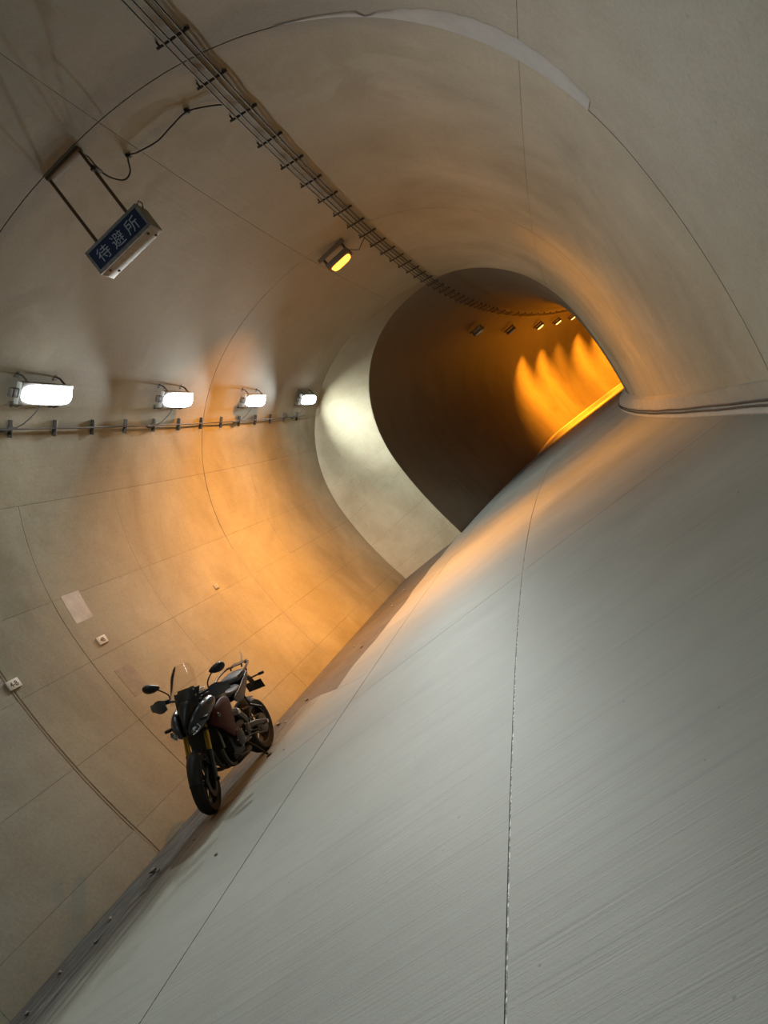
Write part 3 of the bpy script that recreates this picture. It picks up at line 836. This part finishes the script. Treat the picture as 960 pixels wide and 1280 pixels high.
def ring_sym(x, pts):
    """closed ring from a right half outline [(y,z)...] top to bottom, mirrored"""
    L = [Vector((x, y, z)) for y, z in pts]; Rr = [Vector((x, -y, z)) for y, z in reversed(pts) if y > 1e-6]
    return L + Rr
# nose mask between the headlamps (black, keeps narrow)
MB().loft([ring_sym(.655, [(0, .86), (.02, .845), (.022, .80), (.015, .775), (0, .77)]),
           ring_sym(.60, [(0, .93), (.04, .91), (.045, .82), (.035, .745), (0, .735)]),
           ring_sym(.53, [(0, 1.03), (.075, 1.0), (.085, .86), (.07, .735), (0, .72)]),
           ring_sym(.44, [(0, 1.09), (.11, 1.06), (.14, .90), (.11, .76), (0, .74)]),
           ring_sym(.36, [(0, 1.06), (.10, 1.03), (.12, .92), (.10, .80), (0, .78)])]).build('nose_mask', 'moto_black', bike, smooth=60, sub=2)
# cheeks with headlamps
for y in (1, -1):
    def cp(x, yy, z): return Vector((x, yy * y, z))
    C_ = MB().loft([
        [cp(.690, .025, .790), cp(.690, .070, .800), cp(.685, .075, .765), cp(.680, .035, .745)],
        [cp(.670, .030, .880), cp(.640, .140, .885), cp(.635, .160, .775), cp(.650, .045, .720)],
        [cp(.590, .055, .965), cp(.545, .190, .960), cp(.540, .215, .810), cp(.560, .085, .725)],
        [cp(.450, .110, 1.01), cp(.430, .205, .990), cp(.430, .235, .860), cp(.430, .150, .790)],
        [cp(.310, .120, 1.02), cp(.300, .205, .995), cp(.290, .235, .900), cp(.300, .160, .860)],
        [cp(.190, .120, .995), cp(.185, .170, .975), cp(.180, .185, .930), cp(.190, .150, .920)]])
    ck = C_.build('fairing_cheek', 'cheek_grey', bike, smooth=60, sub=2)
    # headlamp: reflector bowl behind a clear lens, set into the front of the cheek
    h = MB().loft([[cp(.700, .078, .800), cp(.672, .140, .845), cp(.655, .160, .810), cp(.690, .100, .765)],
                   [cp(.680, .080, .802), cp(.645, .138, .845), cp(.63, .158, .81), cp(.665, .10, .768)]]).build('headlamp', 'lens_clear', ck, smooth=40)
    MB().lathe([(.0, 0), (.022, .004), (.026, .014)], cp(.668, .108, .805), (1, .45 * y, .1), 16).build('reflector', 'lamp_chrome', h)
    MB().tube([cp(.700, .085, .764), cp(.680, .125, .775), cp(.655, .165, .805), cp(.665, .150, .845)], .006, 6).build('light_strip', 'lamp_chrome', h)
    MB().box(cp(.585, .205, .86), (.06, .07, .032), ch=.012).build('turn_signal', 'moto_satin', bike)
# windscreen: clear, curved
G = []
for i in range(10):
    f = i / 9; row = []; w = .165 - .03 * f - .035 * max(0, f - .75) / .25 * f
    for j in range(9):
        t_ = -1 + 2 * j / 8
        row.append(Vector((.47 - .20 * f - .018 * t_ * t_, w * t_, 1.05 + .335 * f - .02 * f * t_ ** 4)))
    G.append(row)
sc_ = MB().sheet(G, .0025).build('windscreen', 'screen_clear', bike, smooth=60)
G = [[p + Vector((.008, 0, 0)) for p in r] for r in G[:3]]
MB().sheet([[Vector((.515 - .12 * f - .06 * t_ * t_, (.12 + .03 * f) * t_, .97 + .16 * f)) for t_ in [-1 + k / 4 for k in range(9)]] for f in (0, .33, .66, 1)], .008).build('screen_base', 'moto_satin', bike, smooth=60)
MB().box((.37, 0, 1.10), (.04, .19, .11), Matrix.Rotation(-.6, 3, 'Y'), .012).build('dashboard', 'moto_black', bike)
for z in (1.02, 1.07, 1.13):
    for y in (.12,):
        MB().lathe([(0, 0), (.009, .001), (.009, .005), (0, .006)], (.42, y, z), (1, .6, 0), 10).build('screen_bolt', 'alloy', bike)
# handlebar
hb = smooth_path([Vector(p) for p in ((.27, -.37, 1.045), (.30, -.26, 1.07), (.36, -.16, 1.065), (.37, 0, 1.03), (.36, .16, 1.065), (.30, .26, 1.07), (.27, .37, 1.045))], 5)
hbar = MB().tube(hb, .013, 10).xform(STEER).build('handlebar', 'moto_satin', bike)
for y in (1, -1):
    def cp(x, yy, z): return Vector((x, yy * y, z))
    MB().tube([cp(.298, .265, 1.068), cp(.27, .375, 1.045)], .019, 12).xform(STEER).build('grip', 'tyre', hbar)
    MB().box(cp(.32, .25, 1.075), (.05, .09, .045), ch=.012).xform(STEER).build('switch_box', 'moto_black', hbar)
    MB().tube([cp(.335, .25, 1.07), cp(.345, .29, 1.06), cp(.325, .37, 1.045)], [.008, .007, .006], 6, flat=.6).xform(STEER).build('lever', 'moto_satin', hbar)
    G = []
    for i in range(9):
        f = i / 8; row = []
        xx = .40 - .10 * f ** 2; yy = .225 + .185 * f; hh = .038 + .030 * math.sin(PI * min(1, f * 1.15 + .05)) 
        for j in range(5):
            t_ = -1 + 2 * j / 4; row.append(cp(xx + .018 * (1 - t_ * t_), yy, 1.06 - .01 * f + hh * t_))
        G.append(row)
    hg = MB().sheet(G, .006).xform(STEER).build('handguard', 'guard_grey', bike, smooth=60)
    MB().tube([cp(.40, .275, 1.06), cp(.35, .26, 1.065), cp(.32, .25, 1.07)], .012, 6).xform(STEER).build('guard_mount', 'moto_black', hg)
    MB().tube([cp(.30, .41, 1.05), cp(.27, .38, 1.046)], .014, 6).xform(STEER).build('bar_end', 'moto_black', hg)
    st = MB().tube(smooth_path([cp(.315, .20, 1.085), cp(.305, .205, 1.13), cp(.32, .24, 1.18), cp(.335, .30, 1.235)], 4), .0075, 8).xform(STEER).build('mirror', 'moto_black', bike)
    # shell: tapered oval cup
    rg = []
    for (d, k_) in ((-.018, .75), (-.02, 1.0), (.0, 1.02), (.022, .72), (.032, .3)):
        rg.append([cp(.335 + d, .345 + k_ * .085 * math.cos(t_) , 1.25 + k_ * (.045 + .012 * math.cos(t_)) * math.sin(t_) + .012 * math.cos(t_)) for t_ in [2 * PI * q / 20 for q in range(20)]])
    MB().loft(rg).xform(STEER).build('mirror_shell', 'moto_black', st, smooth=60)
    MB().loft([[cp(.335 + d, .345 + .076 * math.cos(t_), 1.25 + .040 * math.sin(t_) + .011 * math.cos(t_)) for t_ in [2 * PI * q / 20 for q in range(20)]] for d in (-.0215, -.0195)]).xform(STEER).build('mirror_glass', 'mirror_glass', st)

# tank
MB().loft([ring_sym(.27, [(0, 1.00), (.07, .995), (.12, .95), (.13, .88), (.10, .82), (0, .80)]),
           ring_sym(.18, [(0, 1.045), (.10, 1.03), (.165, .98), (.18, .90), (.13, .80), (0, .78)]),
           ring_sym(.05, [(0, 1.05), (.11, 1.035), (.18, .98), (.19, .89), (.14, .78), (0, .76)]),
           ring_sym(-.10, [(0, 1.00), (.09, .985), (.15, .94), (.16, .87), (.12, .78), (0, .76)]),
           ring_sym(-.22, [(0, .90), (.06, .89), (.10, .86), (.11, .82), (.09, .77), (0, .76)])]).build('fuel_tank', 'tank_grey', bike, smooth=60, sub=2)
MB().lathe([(0, .012), (.035, .012), (.04, .006), (.04, 0)], (.06, 0, 1.048), (0, 0, 1), 20).build('filler_cap', 'alloy', bike)
# red side shrouds
for y in (1, -1):
    def cp(x, yy, z): return Vector((x, yy * y, z))
    sh = MB().loft([
        [cp(.50, .150, .800), cp(.50, .190, .795), cp(.495, .195, .745), cp(.49, .155, .735)],
        [cp(.38, .165, .880), cp(.37, .235, .870), cp(.40, .245, .680), cp(.40, .175, .660)],
        [cp(.22, .165, .930), cp(.20, .235, .915), cp(.30, .245, .560), cp(.30, .180, .540)],
        [cp(.06, .160, .930), cp(.04, .215, .910), cp(.20, .230, .480), cp(.21, .180, .455)],
        [cp(-.07, .145, .875), cp(-.08, .185, .855), cp(.115, .215, .470), cp(.135, .175, .440)],
        [cp(-.12, .135, .830), cp(-.125, .165, .815), cp(.08, .190, .56), cp(.10, .165, .52)]])
    so = sh.build('side_shroud', 'shroud_red', bike, smooth=60, sub=2)
    MB().lathe([(0, .010), (.022, .008), (.026, 0)], cp(.37, .232, .79), (.2, y, .1), 16).build('emblem_disc', 'panel_grey', so)
    MB().tube([cp(.42, .12, .86), cp(.16, .165, .74), cp(-.10, .175, .66), cp(-.26, .15, .52), cp(-.29, .13, .40)], [.032, .036, .036, .036, .03], 8, flat=1.3).build('frame_spar', 'moto_black', bike)
    MB().lathe([(0, .012), (.025, .010), (.03, 0)], cp(-.085, .21, .66), (0, y, 0), 14).build('pivot_cap', 'alloy', bike)
# radiator
rd = MB().box((.385, 0, .60), (.045, .34, .27), Matrix.Rotation(-.12, 3, 'Y'), .008).build('radiator', 'moto_black', bike)
for k in range(9): MB().box((.413, 0, .49 + .027 * k), (.006, .32, .008), Matrix.Rotation(-.12, 3, 'Y')).build('fin', 'moto_satin', rd)
# engine
en = MB(); en.box((.02, 0, .45), (.44, .34, .26), ch=.04); en.box((.17, 0, .62), (.22, .34, .22), Matrix.Rotation(-.45, 3, 'Y'), .03); en.box((-.17, 0, .52), (.20, .28, .20), ch=.04)
en.box((.05, 0, .30), (.30, .24, .09), ch=.03)
eo = en.build('engine', 'engine_black', bike, smooth=40)
for (x, z, r, yy) in ((.08, .44, .098, .17), (-.14, .44, .068, .165), (.06, .43, .105, -.17), (-.1, .5, .05, -.165)):
    sg_ = 1 if yy > 0 else -1
    MB().lathe([(0, .05), (r * .6, .05), (r * .9, .04), (r, .02), (r * 1.02, -.02)], (x, yy, z), (0, sg_, 0), 24).build('engine_cover', 'engine_black', eo, smooth=40)
    for k in range(5):
        a = 2 * PI * k / 5
        MB().lathe([(0, .012), (.008, .012), (.008, 0)], (x + r * .93 * math.cos(a), yy + sg_ * .028, z + r * .93 * math.sin(a)), (0, sg_, 0), 8).build('bolt', 'alloy', eo)
# exhaust headers and belly silencer
for y in (-.10, 0, .10):
    MB().tube(smooth_path([Vector(p) for p in ((.27, y, .60), (.34, y, .53), (.345, y, .40), (.30, y * .95, .28), (.18, y * .7, .22), (.02, y * .5 - .03, .21))], 5), .021, 10).build('exhaust_header', 'steel_pipe', bike)
MB().loft([[Vector((x, -.03 + w * math.cos(t_), .215 + h * math.sin(t_))) for t_ in [2 * PI * q / 18 for q in range(18)]] for x, w, h in ((.06, .05, .04), (.0, .12, .065), (-.26, .13, .07), (-.32, .10, .055))]).build('silencer_box', 'engine_black', bike, smooth=50)
MB().tube([(-.26, -.13, .25), (-.38, -.18, .30), (-.50, -.20, .34)], [.03, .05, .052], 14).build('exhaust_tip', 'steel_pipe', bike)
# swing arm, chain, shock
for y in (1, -1):
    MB().tube([(-.24, y * .10, .44), (-.45, y * .135, .40), (RX - .03, y * .135, RZ)], [.030, .030, .022], 8, flat=1.1).build('swing_arm', 'moto_black', bike)
    MB().lathe([(0, .02), (.022, .02), (.022, -.02), (0, -.02)], (RX, y * .15, RZ), (0, 1, 0), 12).build('axle_nut', 'alloy', bike)
for z0, z1 in ((.085, .108), (-.04, -.108)): MB().box(((-.12 + RX) / 2, .11, .44 / 2 + RZ / 2 + (z0 + z1) / 2), (.61, .016, .018), Matrix.Rotation(math.atan2((.44 + z0) - (RZ + z1), -.60) + PI, 3, 'Y')).build('chain', 'moto_satin', bike)
MB().tube([(-.30, 0, .40), (-.30, 0, .72)], .038, 12).build('shock_absorber', 'moto_satin', bike)
# rear hugger
G = [[Vector((RX + math.cos(a) * (.335 - .02 * t_ * t_), .095 * t_, RZ + math.sin(a) * (.335 - .02 * t_ * t_))) for t_ in (-1, -.5, 0, .5, 1)] for a in [math.radians(d) for d in range(20, 101, 10)]]
MB().sheet(G, .004).build('rear_hugger', 'tyre', bike, smooth=60)
# seats
MB().loft([ring_sym(-.14, [(0, .915), (.07, .905), (.09, .87), (.08, .83), (0, .82)]),
           ring_sym(-.28, [(0, .865), (.11, .86), (.145, .83), (.13, .79), (0, .78)]),
           ring_sym(-.42, [(0, .862), (.13, .86), (.165, .83), (.15, .785), (0, .78)]),
           ring_sym(-.52, [(0, .905), (.12, .895), (.15, .85), (.14, .80), (0, .79)])]).build('rider_seat', 'seat_grey', bike, smooth=60, sub=2)
MB().loft([ring_sym(-.49, [(0, .955), (.09, .95), (.125, .92), (.12, .87), (0, .86)]),
           ring_sym(-.62, [(0, .965), (.11, .955), (.145, .925), (.13, .875), (0, .87)]),
           ring_sym(-.78, [(0, .975), (.10, .968), (.13, .94), (.12, .89), (0, .88)]),
           ring_sym(-.86, [(0, .965), (.08, .955), (.10, .93), (.09, .90), (0, .89)])]).build('pillion_seat', 'seat_grey', bike, smooth=60, sub=2)
# tail
MB().loft([ring_sym(-.34, [(0, .80), (.10, .79), (.12, .76), (.10, .70), (0, .69)]),
           ring_sym(-.60, [(0, .87), (.11, .86), (.125, .83), (.10, .76), (0, .74)]),
           ring_sym(-.85, [(0, .91), (.10, .90), (.11, .87), (.08, .82), (0, .80)]),
           ring_sym(-1.0, [(0, .93), (.06, .92), (.065, .90), (.05, .87), (0, .86)])]).build('tail_unit', 'moto_black', bike, smooth=60, sub=1)
for y in (1, -1):
    def cp(x, yy, z): return Vector((x, yy * y, z))
    MB().loft([[cp(-.20, .135, .80), cp(-.20, .155, .79), cp(-.22, .150, .74), cp(-.22, .13, .73)],
               [cp(-.40, .145, .84), cp(-.40, .178, .82), cp(-.38, .170, .68), cp(-.38, .14, .66)],
               [cp(-.60, .125, .89), cp(-.60, .158, .875), cp(-.56, .150, .74), cp(-.56, .12, .73)],
               [cp(-.86, .095, .93), cp(-.86, .120, .92), cp(-.84, .115, .85), cp(-.84, .09, .84)]]).build('tail_panel', 'panel_grey', bike, smooth=60, sub=2)
    MB().tube(smooth_path([cp(-.55, .13, .93), cp(-.60, .175, .955), cp(-.78, .17, .985), cp(-.92, .14, 1.0), cp(-.96, .08, .99)], 4), .013, 8).build('grab_rail', 'moto_black', bike)
    pg = MB().tube([cp(-.20, .17, .38), cp(-.20, .29, .375)], .014, 8).build('foot_peg', 'moto_satin', bike)
    MB().box(cp(-.20, .16, .40), (.06, .02, .12), ch=.006).build('peg_plate', 'alloy' if y < 0 else 'moto_satin', pg)
    MB().tube([cp(-.50, .15, .60), cp(-.56, .24, .52)], .014, 8).build('pillion_peg', 'moto_satin', bike)
    MB().tube([cp(-.30, .14, .62), cp(-.52, .15, .58), cp(-.45, .14, .78)], .012, 8).build('peg_hanger', 'moto_black', bike)
MB().box((-1.0, 0, .905), (.03, .10, .04), ch=.008).build('tail_light', 'tail_red', bike)
rk = MB().box((-.93, 0, 1.01), (.20, .18, .012), ch=.004); rk.tube([(-.86, .07, .97), (-.88, .075, 1.01)], .01, 6).tube([(-.86, -.07, .97), (-.88, -.075, 1.01)], .01, 6)
rk.build('rear_rack', 'moto_black', bike)
MB().tube([(-1.03, .0, .99), (-1.05, .03, 1.06), (-1.055, .035, 1.12)], [.008, .007, .005], 6).build('marker_rod', 'tag_white', bike)
# number plate carrier
pc = MB().tube([(-.93, 0, .86), (-1.06, 0, .79), (-1.12, 0, .70)], [.035, .03, .03], 8).build('plate_carrier', 'moto_black', bike)
MB().box((-1.135, 0, .665), (.008, .22, .12), Matrix.Rotation(.35, 3, 'Y'), .003).build('licence_plate', 'moto_satin', pc)
for y in (1, -1):
    MB().tube([(-1.07, .03 * y, .78), (-1.075, .13 * y, .785)], .010, 6).box((-1.08, .16 * y, .787), (.035, .07, .035), ch=.01).build('rear_signal', 'moto_black', pc)
# belly, gear lever, stand
MB().tube([(-.16, .19, .34), (.02, .20, .345), (.035, .24, .35)], .008, 6).build('gear_lever', 'steel_pipe', bike)
MB().tube([(.26, .15, .35), (.16, .18, .28), (.02, .19, .25)], .013, 6).build('engine_guard', 'steel_pipe', bike)
# stand foot must reach the ground of the leaning bike
def ground_z(y): return y * math.tan(LEAN) * 1.0
fy = .285; fz = fy * math.tan(LEAN)
sd = MB().tube([(-.17, .13, .285), (-.18, .20, .20), (-.19, fy - .015, fz + .02)], [.016, .014, .012], 8).build('side_stand', 'moto_black', bike)
MB().box((-.195, fy - .01, fz + .008), (.05, .055, .012), Matrix.Rotation(LEAN, 3, 'X'), .003).build('stand_foot', 'moto_black', sd)
bpy.context.view_layer.update()
